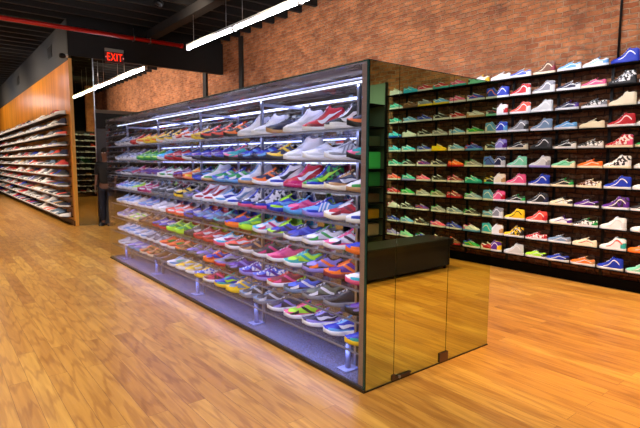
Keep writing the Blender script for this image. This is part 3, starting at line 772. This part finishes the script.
# shoe data: (pixel column in the photograph at its shelf, kind, colours); rows from the top
CASE_ROWS = [
 [(350, 'h', 'bk bk wh wh'), (325, 'h', 'rd rd wh wh'), (303, 'h', 'wh wh lg wh'), (283, 'n', 'nv bk nv tn'), (262, 'h', 'wh lg wh wh dg'), (240, 'n', 'bk* or or bk'), (222, 'n', 'bk* co co dg'), (207, 'r', 'yl tn wh yl'),
  (196, 't', 'wh rd rd wh'), (186, 'n', 'or wh rd wh'), (172, 'n', 'bk yl yl wh'), (160, 'r', 'yl yl or yl'), (150, 'r', 'yl or yl wh'), (143, 'r', 'rd co wh rd'), (135, 'n', 'gy gy lg wh'), (128, 'r', 'sg gy wh wh'), (121, 'n', 'og tn cr wh')],
 [(345, 't', 'lg lg gy wh'), (322, 'r', 'wh wh lg wh'), (300, 'h', 'wh wh wh wh'), (282, 'n', 'nv yl yl dg'), (262, 'n', 'bl nv lb nv'), (248, 'n', 'bl pk mg nv'), (236, 'n', 'tl pk tl bk'), (222, 'r', 'pu bl wh bk'), (208, 'r', 'bl nv wh nv'),
  (198, 'r', 'bl bl wh wh'), (185, 'r', 'rd nv wh rd'), (172, 'r', 'cy lb wh wh'), (155, 'r', 'gr gr wh gr'), (143, 'n', 'gy lv wh wh'), (135, 'n', 'gy gy wh wh'), (126, 'n', 'sg dg gy wh')],
 [(350, 'r', 'nv tn wh cr'), (330, 'h', 'gr* bl lm cr'), (303, 'h', 'rd mg wh mg'), (285, 'h', 'wh bl dg wh'), (265, 'n', 'nv or or wh'), (250, 'h', 'wh lb wh tn'), (235, 'n', 'gr bl wh lb'), (222, 'h', 'wh gr wh tn'), (208, 'r', 'nv bl lb bl'), (200, 'r', 'or yl wh or'),
  (188, 'r', 'pu mr wh mr'), (172, 'r', 'wh gr rd wh'), (155, 'n', 'pu mr pu gy'), (143, 'n', 'rd pk lg gy'), (135, 'n', 'sg dg gy wh'), (126, 'r', 'mr dg rd gy')],
 [(350, 'n', 'rd wh mr cr'), (325, 't', 'lb bl wh lv'), (302, 'n', 'pk lb mg lb dg'), (283, 'r', 'bl lm lb bl lm'), (262, 'h', 'nv+ bl wh pk'), (243, 'h', 'wh bl sg wh'), (228, 'r', 'wh lb bl wh'), (214, 'h', 'wh rd rd wh'), (200, 'n', 'dg gy lv gy'), (188, 'n', 'yl bk bk yl'),
  (172, 'r', 'bk dg wh gy'), (155, 'r', 'mg mg wh mg'), (145, 'r', 'lm wh lm wh lm'), (135, 'r', 'lb wh wh wh'), (126, 'r', 'lv wh wh wh'), (120, 'n', 'lg lv wh wh')],
 [(350, 'n', 'wh pk nv wh'), (325, 'n', 'wh gy gr wh gr'), (303, 'n', 'bl nv pw wh'), (284, 'n', 'bl lm nv gy lm'), (266, 'n', 'wh cy mg wh or'), (250, 'r', 'gr lm lm lm lm'), (237, 'r', 'bl or bl or or'), (224, 'n', 'nv tl sg bk'), (213, 'n', 'sg bl lb nv'), (200, 'r', 'bl bk wh bl'),
  (182, 'r', 'co co wh co'), (168, 'r', 'wh lg lg wh'), (155, 'r', 'lb lv wh wh'), (143, 'r', 'wh cr lg wh'), (135, 'r', 'lb wh wh wh'), (126, 'r', 'lg lb wh wh')],
 [(348, 'n', 'pu or or mr or'), (327, 'n', 'lv bk or lv bl'), (306, 'n', 'lm tl tl wh'), (284, 'r', 'pk mg pk wh'), (266, 'n', 'dg bk mg wh mg'), (250, 'n', 'nv br tn wh'), (240, 'r', 'co bk wh wh'), (226, 'r', 'wh cy mg pk'), (212, 'r', 'rd rd wh rd'), (198, 'r', 'dg bk wh bk'),
  (185, 'n', 'gr lm lm lm'), (172, 'r', 'bl nv wh rd'), (157, 'n', 'br dg tn br'), (143, 'n', 'cr gy lm cr'), (132, 'n', 'gy lv lg wh'), (118, 'r', 'lm lm gr lm')],
 [(350, 'n', 'bk dg bk gy'), (328, 'n', 'og dg wh gy'), (303, 'n', 'pw bk wh sg lm'), (284, 'n', 'mr rd pk wh'), (264, 'n', 'pw+ pw pu lv'), (247, 'n', 'pu nv lv bk'), (232, 'r', 'gy lv bk rd'), (216, 'n', 'bl or rd or'), (202, 'n', 'lv dg gy dg'), (187, 'n', 'br or tn dg'),
  (178, 'r', 'or rd gr wh'), (165, 'n', 'gy dg lg wh'), (150, 'r', 'wh lb lg wh'), (138, 'r', 'lb wh wh wh'), (128, 'n', 'lg gy wh wh'), (120, 'r', 'gy lg wh wh')],
 [(347, 'r', 'bl lb wh wh'), (325, 'r', 'nv lv wh wh'), (304, 'n', 'lm pk bk wh pk'), (284, 'n', 'nv dg lv wh'), (264, 'n', 'dg sg lg gy'), (248, 'n', 'sg yl yl yl'), (234, 'r', 'bl tl lm yl lm'), (221, 'n', 'rd* mr pk wh'), (208, 'r', 'pw+ yl wh yl'), (195, 'r', 'yl cr wh wh'),
  (182, 'r', 'wh lb mt wh'), (168, 'n', 'br dg br gy'), (152, 'n', 'tn or br cr'), (141, 'r', 'lv sg wh lb'), (130, 'r', 'lg gy wh wh'), (120, 'n', 'dg gy lg gy')],
]
def pix_x(P):
    d = Vector(P) - Vector((-2.2077, -2.2973, 1.555))
    return 320 + F_PX * d.dot(r2) / d.dot(fw)
SHOE_Y = [0.17 + 0.26 * k for k in range(22)]
random.seed(5)
for r, row in enumerate(CASE_ROWS):
    z = ROWZ[7 - r]
    for k, yy in enumerate(SHOE_Y):
        px = pix_x((PX_, yy, z + 0.03))
        e = min(row, key=lambda q: abs(q[0] - px))
        if k == 0: e = row[5 + r % 3]
        kind, spec = e[1], e[2]
        lab = '%s, glass case %s shelf down, %s from mirrored end' % (shoe_words(kind, spec), ORD[r + 1], ORD[k + 1])
        # toes point out through the glass and away from the camera
        a = math.radians(135 + random.uniform(-3, 3)) 
        yo = yy if k else yy + 0.0
        place_shoe(kind, spec, (0.195 + (0.01 if k % 5 in (0, 1) and k else 0), yo, z + 0.0015), a, lab, 'sneakers in the glass display case', 1.10, 1.5 if kind != 'h' else 1.36)

# ------------------------------------------------------------------ right-hand wall shelving and its shoes
WX = 4.325
RZ = [0.25 + 0.249 * k for k in range(11)]
unit = thing('wall_shelving', 'black wall shelving with eleven long ledges of skate shoes on the brick wall', 'shelves', (0, 0, 0))
for z in RZ:
    MB().box(4.275, -3.98, z - 0.012, XW - 0.014, 3.4, z).build('shelf', M_SHELF, unit)
ycol = [0.14 + 0.155 + 0.652 * k for k in range(-6, 5)]
for yy in ycol:
    q = MB().box(XW - 0.034, yy - 0.016, 0.135, XW - 0.0135, yy + 0.016, RZ[0] - 0.012)
    for k in range(10): q.box(XW - 0.034, yy - 0.016, RZ[k], XW - 0.0135, yy + 0.016, RZ[k + 1] - 0.012)
    q.build('upright', M_BLACKMETAL, unit)
# columns from the photograph: direct view A..F then hidden/edge ones
WALL = {
 0: ['pw wh wh wh', 'rd wh wh wh', 'co wh wh wh', 'gy bk wh wh', 'bk cr wh cr', 'mt mt wh wh', 'pk pk wh wh', 'bk gr wh wh', 'yl yl bk wh', 'yl* bk wh wh', 'lg lg wh wh'],
 1: ['br mr cr cr', 'gy wh wh wh', 'lg lg wh wh', 'sg sg wh wh', 'bk dg wh bk', 'lg gy wh lv', 'bl bl wh wh', 'bk nv wh wh', 'co rd wh wh', 'rd+ rd wh wh', 'lm bk wh wh'],
 2: ['lb wh wh wh', 'nv wh wh wh', 'nv pu wh wh', 'lb lb wh wh', 'bk wh wh wh', 'mt cr gr cr', 'bk* gr cr cr', 'cr+ dg dg cr', 'wh pu pu cr', 'sg gy wh wh', 'bl nv wh wh'],
 3: ['wh lb tl wh', 'pk pk cr cr', 'bk+ gy bk wh', 'cr cr cr cr', 'bk+ wh bk lg', 'or or wh cr', 'br+ cr bk cr', 'pu bk wh wh', 'bk+ gr wh wh', 'cr cr rd cr', 'or tn wh wh'],
 4: ['bl bl wh bl', 'bk+ bk gy bk', 'cr cr cr cr', 'rd rd wh wh', 'rd+ pk wh cr', 'wh* wh bk cr', 'bl bl wh wh', 'pu* pu wh wh', 'wh lg lg wh', 'wh tl co wh', 'bl bl wh wh'],
 5: ['wh wh lg wh', 'wh gy lg wh', 'cr cr cr wh', 'wh lg lg wh', 'gr cr cr cr', 'lg gy wh wh', 'wh lg wh wh', 'bk wh wh wh', 'wh wh lg wh', 'or tl wh or', 'mt wh wh wh'],
 -1: ['wh wh lg wh', 'bl bl wh wh', 'wh rd wh wh', 'bl lb wh wh', 'lv pu wh wh', 'nv lg wh wh', 'cr tn wh wh', 'pk rd wh wh', 'gy lg wh wh', 'wh tn wh wh', 'pu yl wh wh'],
 -2: ['wh yl wh yl', 'nv bl wh tl', 'bk wh rd wh', 'lb wh bl wh', 'bk bk wh lv', 'lb gr wh lg', 'bk yl wh mt', 'lb lb wh wh', 'lb sg wh wh', 'lb sg wh wh', 'rd wh pk wh'],
}
MIRW = [  # seen in the mirrored end, nearest the case first
 ['mt gr wh wh', 'bl nv or wh', 'bk wh rd mt', 'lb wh wh wh', 'bk wh lb wh', 'pw lb bk wh', 'bk yl wh tl', 'lb lb wh wh', 'lb sg wh wh', 'cy lb wh wh', 'rd wh pk wh'],
 ['mt bk bk mt', 'bl wh or wh', 'wh tn gy tn', 'gr wh lm wh', 'bl rd lb lb', 'gy gr wh wh', 'tl mt wh tl', 'sg gr wh wh', 'bk gr wh wh', 'wh pk cy lb', 'gr bl yl wh'],
 ['pk mr wh tl', 'pk pk wh wh', 'rd wh wh wh', 'lb wh wh wh', 'lb wh wh wh', 'or rd wh rd', 'mr pk wh wh', 'mr rd wh rd', 'sg lg wh wh', 'bl bl wh wh', 'br co wh rd'],
 ['rd tl wh tl', 'lb yl wh yl', 'bk wh wh wh', 'gy lg wh lg', 'yl yl lm yl', 'nv wh wh wh', 'bk wh gy wh', 'og gr wh lg', 'gy gr wh wh', 'pk pu wh wh', 'yl cr wh yl'],
 ['rd pk wh wh', 'gy wh gy yl', 'bl bl wh wh', 'bk wh wh wh', 'bl sg wh wh', 'pu wh pk wh', 'pk rd wh wh', 'gy tn wh wh', 'pu bk or wh', 'bk wh br wh', 'bl gr wh wh'],
 ['cy cy wh cy', 'br br tn br', 'lb bk wh wh', 'wh lg lg wh', 'cy wh wh wh', 'bk tl wh wh', 'tl tl wh lv', 'gr gr wh wh', 'bk wh wh wh', 'lb mt wh wh', 'mt mt wh wh'],
 ['lg cr wh wh', 'tl tl wh wh', 'tl bk wh wh', 'cy cy wh bl', 'cy lb wh wh', 'tl mt wh wh', 'co pk wh wh', 'rd mg wh wh', 'wh pk wh wh', 'bl nv wh wh', 'lv pu wh wh'],
]
KW = {0: 'k' * 11, 1: 'kkkkkkkkkss', 2: 's' * 11, 3: 's' * 11, 4: 'k' * 11, 5: 'skkkksskssk', -1: 'skkkkkkkkkk', -2: 'sskkkkkkkkk'}
KW[0] = 'skkkskkskkk'; KW[1] = 'kkkkkkkkkss'
for ci, specs in WALL.items():
    yy = 1.44 - 0.326 * ci
    for r, spec in enumerate(specs):
        if ci == -2 and r > 0: continue
        kind = KW[ci][r]
        col = ci + (3 if r == 0 else 2)
        lab = '%s, brick wall, %s ledge down, %s from case' % (shoe_words(kind, spec), ORD[r + 1], ORD[col])
        place_shoe(kind, spec, (WX, yy + random.uniform(-.012, .012), RZ[10 - r] + 0.0015), PI / 2 + random.uniform(-.05, .05), lab, 'skate shoes on the brick wall ledges')
for ci, specs in enumerate(MIRW):
    yy = -1.82 - 0.327 * ci
    for r, spec in enumerate(specs):
        kind = 'k' if ci == 0 and r % 2 else 's'
        lab = '%s in end mirror, %s ledge down, %s from right' % (shoe_words(kind, spec), ORD[r + 1], ORD[ci + 1])
        place_shoe(kind, spec, (WX, yy + random.uniform(-.012, .012), RZ[10 - r] + 0.0015), PI / 2 + random.uniform(-.05, .05), lab, 'skate shoes seen mirrored in the end doors')

# ------------------------------------------------------------------ shoes nobody could count: far walls
def simple_shoe(bm, M, mi_u, mi_s, hi):
    st = [(0, .020), (.06, .031), (.35, .034), (.7, .045), (.9, .036), (1, .012)]
    hc = [.07, .075, .066, .055, .045, .03] if not hi else [.11, .12, .118, .06, .045, .03]
    if True: hc[2:3] = [hc[2]]
    for (z0, z1, mi, top) in ((0, .026, mi_s, False), (.026, None, mi_u, True)):
        rr = []
        for i, (s, w_) in enumerate(st):
            x = (s - .5) * LEN; zt = hc[i] if top else z1; wt = w_ * (.55 if top else 1)
            rr.append([bm.verts.new(M @ Vector(p)) for p in ((x, w_, z0 * 1.3), (x, wt, zt * 1.3), (x, -wt, zt * 1.3), (x, -w_, z0 * 1.3))])
        for a, b_ in zip(rr, rr[1:]):
            for k in range(4):
                f = bm.faces.new((a[k], a[(k + 1) % 4], b_[(k + 1) % 4], b_[k])); f.material_index = mi
        for q in (rr[0][::-1], rr[-1]): bm.faces.new(q).material_index = mi
STM = [plain('distant shoe ' + PAL[k][0], PAL[k][1], 0.5) for k in ('wh', 'lg', 'bk', 'nv', 'rd', 'gy', 'bl', 'sg', 'wh', 'co', 'dg', 'tn')]
WEI = [0, 0, 1, 1, 2, 2, 2, 3, 3, 4, 5, 5, 6, 7, 8, 9, 10, 10, 11]
def shoe_bank(name, label, slots):
    bm = bmesh.new()
    for (p, rz) in slots:
        M_ = Matrix.Translation(p) @ Matrix.Rotation(rz, 4, 'Z')
        simple_shoe(bm, M_, random.choice(WEI), random.choice((0, 0, 1, 8)), random.random() < .25)
    bmesh.ops.recalc_face_normals(bm, faces=bm.faces)
    me = bpy.data.meshes.new(name); bm.to_mesh(me); bm.free()
    for m in STM: me.materials.append(m)
    o = link(name, me); tag(o, label, 'shoes', kind='stuff'); return o
def shelf_set(name, label, boxes, mats=M_SHELF):
    t = thing(name, label, 'shelves', (0, 0, 0))
    for bx in boxes: MB().box(*bx).build('shelf', mats, t)
    return t
WZ = [0.21 + 0.245 * k for k in range(11)]
slots = []
bx = []
for z in WZ:
    bx.append((0.27, 10.72, z - 0.012, 0.4685, 30.9, z))
    yy = 10.85
    while yy < 30.7:
        slots.append(((0.31, yy, z + .001), math.radians(135))); yy += 0.235
shelf_set('wood_wall_shelving', 'long dark shelves of shoes on the honey-coloured wood wall', bx, plain('dark brown shelf', '#2a1a10', 0.8, spec=0.2))
shoe_bank('shoe_display', 'hundreds of small shoes lined up on the wood wall shelves', slots)
# back room bank
bx, slots = [], []
for z in WZ:
    bx.append((1.9, 20.75, z - 0.016, XW - 0.03, 21.05, z)); xx = 2.05
    while xx < XW - .15:
        slots.append(((xx, 20.9, z + .001), math.radians(-60))); xx += 0.24
brs = shelf_set('back_room_shelving', 'dark shelves of shoes in the back room, seen through the glass panel', bx)
MB().box(1.9, 21.052, 0, XW - 0.03, 21.08, 2.85).build('back_panel', M_GREY, brs)
shoe_bank('back_room_shoes', 'small shoes on the back room shelves beyond the glass panel', slots)
# left wall bank (seen only mirrored inside the case)
bx, slots = [], []
for k in range(14):
    z = 0.25 + 0.249 * k
    bx.append((-4.99, -3.5, z - 0.016, -4.72, 24, z)); yy = -3.3
    while yy < 23.9:
        slots.append(((-4.85, yy, z + .001), PI / 2)); yy += 0.33
shelf_set('left_wall_shelving', 'shoe shelves of the opposite wall, mirrored inside the glass case', bx, plain('grey shelf', '#8a8a90', 0.5))
shoe_bank('left_wall_shoes', 'pale shoes of the opposite wall, mirrored inside the glass case', slots)

# ------------------------------------------------------------------ items by the shop front (seen in the mirrored doors)
t = thing('bench', 'low dark bench near the shop front, mirrored in the end doors', 'bench', (2.9, -2.32, 0))
MB().box(-0.9, -0.24, 0.36, 0.9, 0.24, 0.45).build('seat', plain('dark leather', '#14161c', 0.4), t, 0.01)
MB().box(-0.86, -0.20, 0.05, 0.86, 0.20, 0.36).build('base', plain('dark blue bench base', '#14182a', 0.6), t)
for sx in (-.8, .8):
    for sy in (-.16, .16): MB().tube((sx, sy, 0), (sx, sy, 0.05), 0.02).build('leg', M_BLACKMETAL, t)
t = thing('display_rack', 'tall dark rack with green and yellow goods, mirrored in the end doors', 'rack', (4.2, -4.42, 0))
MB().box(0.20, -0.34, 0.004, 0.225, 0.34, 3.0).build('back_panel', plain('grey green back panel', '#5a6a60', .5), t)
for s in (-1, 1): MB().box(0.16, s * 0.34 - 0.012, 0.0, 0.2, s * 0.34 + 0.012, 3.0).build('side_panel', M_BLACKMETAL, t)
RS = [0.2, 0.52, 0.82, 1.12, 1.44, 1.85, 2.2, 2.6]
for z in RS: MB().box(-0.2, -0.327, z - 0.02, 0.199, 0.327, z).build('shelf', M_SHELF, t)
def soft_box(name, label, cat, c, sx, sy, sz, col, rough=.5):
    o = MB().box(c[0] - sx / 2, c[1] - sy / 2, c[2], c[0] + sx / 2, c[1] + sy / 2, c[2] + sz).build(name, plain(label[:20], col, rough), None, 0.012)
    tag(o, label, cat); return o
soft_box('storage_bin', 'bright green bin on the rack by the shop front, seen in the mirror', 'bin', (4.19, -4.42, 1.441), .34, .5, .31, '#4fe07a')
soft_box('storage_bin', 'darker green bin below the bright one, seen in the mirror', 'bin', (4.19, -4.42, 1.121), .34, .5, .26, '#2f8a4c')
soft_box('handbag', 'mustard yellow bag on the rack, seen in the mirror', 'bag', (4.19, -4.42, 0.521), .32, .5, .17, '#c89018')
soft_box('folded_sweater', 'cream folded sweater on the rack under the yellow bag', 'clothing', (4.19, -4.42, 0.201), .32, .5, .22, '#b8a080')
soft_box('folded_sweater', 'brown folded sweater on the rack above the yellow bag', 'clothing', (4.19, -4.42, 0.821), .32, .5, .16, '#5a4630')
soft_box('folded_sweater', 'olive folded sweater on the rack above the green bin', 'clothing', (4.19, -4.42, 1.851), .32, .5, .18, '#4a5038')

added_spot(2.6, -4.35, 4.2, -4.4, 1.6, ADDED_SPOT_WATTS * 1.6, '#f4fff4', 0.9, 'added unseen spotlight aimed at the rack by the shop front')  # added spot to brighten the rack in the door mirrors
for k, yy in enumerate((-1.5, 2.5, 6.5, 10.5, 15.0)):
    added_spot(-3.0, yy, -4.9, yy, 1.8, ADDED_SPOT_WATTS * 1.6, '#e8ecff', 1.9, 'added unseen spotlight aimed at the opposite shoe wall, %s from the shop front' % ['first', 'second', 'third', 'fourth', 'fifth'][k])  # added spots brighten the opposite wall for its reflection in the case
# ------------------------------------------------------------------ person
def skin(name, verts, edges, radii, mat, parent=None, root=0, sub=2):
    me = bpy.data.meshes.new(name); me.from_pydata(verts, edges, []); me.materials.append(mat)
    o = link(name, me, parent)
    md = o.modifiers.new('skin', 'SKIN'); md.use_smooth_shade = True
    for i, v in enumerate(me.skin_vertices[0].data):
        rr = radii[i]; v.radius = (rr, rr) if not isinstance(rr, tuple) else rr; v.use_root = (i == root)
    sb = o.modifiers.new('sub', 'SUBSURF'); sb.levels = sub; sb.render_levels = sub
    return o
def person(loc, rz, sc):
    t = thing('person', 'person in dark T-shirt and trousers standing in the doorway behind the case', 'person', loc, rz)
    t.scale = (sc, sc, sc)
    skinm = plain('skin tone', '#7a5240', 0.5); shirt = plain('black cotton', '#15161b', 0.8); trs = plain('dark denim', '#14182a', 0.8)
    # facing -Y
    V = [(0, 0, .95), (0, .01, 1.10), (0, .01, 1.27), (0, .015, 1.42), (0, .01, 1.50), (0, -.005, 1.56), (0, -.015, 1.64), (0, -.01, 1.74)]
    E = [(i, i + 1) for i in range(7)]; R = [(.15, .11), (.135, .10), (.16, .11), (.13, .09), (.055, .055), (.06, .065), (.078, .095), (.06, .075)]
    for s in (-1, 1):
        b0 = len(V)
        V += [(s * .17, .01, 1.43), (s * .215, .02, 1.16), (s * .225, -.03, .93), (s * .225, -.05, .86)]
        E += [(3, b0), (b0, b0 + 1), (b0 + 1, b0 + 2), (b0 + 2, b0 + 3)]; R += [.055, .042, .028, (.035, .018)]
        for fi, (dx, ln) in enumerate(((-.026, .065), (-.009, .078), (.009, .082), (.026, .072))):
            q = len(V); V += [(s * .225 + dx * .4, -.055 - dx * .8, .82), (s * .225 + dx * .3, -.058 - dx * .9, .82 - ln * .6), (s * .222, -.05 - dx * .9, .82 - ln)]
            E += [(b0 + 3, q), (q, q + 1), (q + 1, q + 2)]; R += [.011, .0095, .008]
        q = len(V); V += [(s * .215, -.088, .855), (s * .21, -.10, .815)]; E += [(b0 + 3, q), (q, q + 1)]; R += [.011, .009]
        b1 = len(V)
        V += [(s * .095, 0, .88), (s * .10, -.01, .50), (s * .10, .015, .12), (s * .10, .02, .07), (s * .115, -.11, .035)]
        E += [(0, b1), (b1, b1 + 1), (b1 + 1, b1 + 2), (b1 + 2, b1 + 3), (b1 + 3, b1 + 4)]; R += [.095, .06, .042, .042, (.04, .028)]
    body = skin('body', V, E, R, skinm, t)
    # shirt
    V = [(0, 0, .93), (0, .01, 1.10), (0, .01, 1.28), (0, .015, 1.43), (0, .015, 1.475)]; E = [(i, i + 1) for i in range(4)]; R = [(.175, .135), (.16, .125), (.185, .135), (.155, .11), (.085, .08)]
    for s in (-1, 1):
        b0 = len(V); V += [(s * .175, .01, 1.43), (s * .205, .015, 1.24), (s * .212, .018, 1.17)]; E += [(3, b0), (b0, b0 + 1), (b0 + 1, b0 + 2)]; R += [.075, .066, .062]
    skin('t_shirt', V, E, R, shirt, t)
    V = [(0, 0, .97)]; E = []; R = [(.165, .125)]
    for s in (-1, 1):
        b1 = len(V); V += [(s * .095, 0, .86), (s * .10, -.01, .50), (s * .10, .012, .10)]; E += [(0, b1), (b1, b1 + 1), (b1 + 1, b1 + 2)]; R += [.112, .082, .070]
    skin('trousers', V, E, R, trs, t)
    MB().sphere((0, .018, 1.735), .098, (.92, 1.08, .85)).build('hair', plain('dark hair', '#14100e', .7), t)
    MB().sphere((0, -.105, 1.655), .016, (.8, 1.2, 1.5)).build('nose', skinm, t)
    for s in (-1, 1):
        MB().sphere((s * .03, -.088, 1.69), .012).build('eye', plain('eye', '#e8e4e0', .3), t)
        MB().sphere((s * .083, 0, 1.665), .022, (.4, .8, 1.3)).build('ear', skinm, t)
        MB().box(s * .10 - .045, -.17, 0.0, s * .10 + .045, .09, .035).sphere((s * .105, -.08, .045), .052, (.85, 1.5, .75)).build('shoe', plain('dark shoe', '#1c1c20', .5), t)
    MB().box(-.024, -.103, 1.615, .024, -.096, 1.622).build('mouth', plain('lips', '#7a3c34', .5), t)
person((1.12, 10.22, 0), math.radians(-35), 1.04)
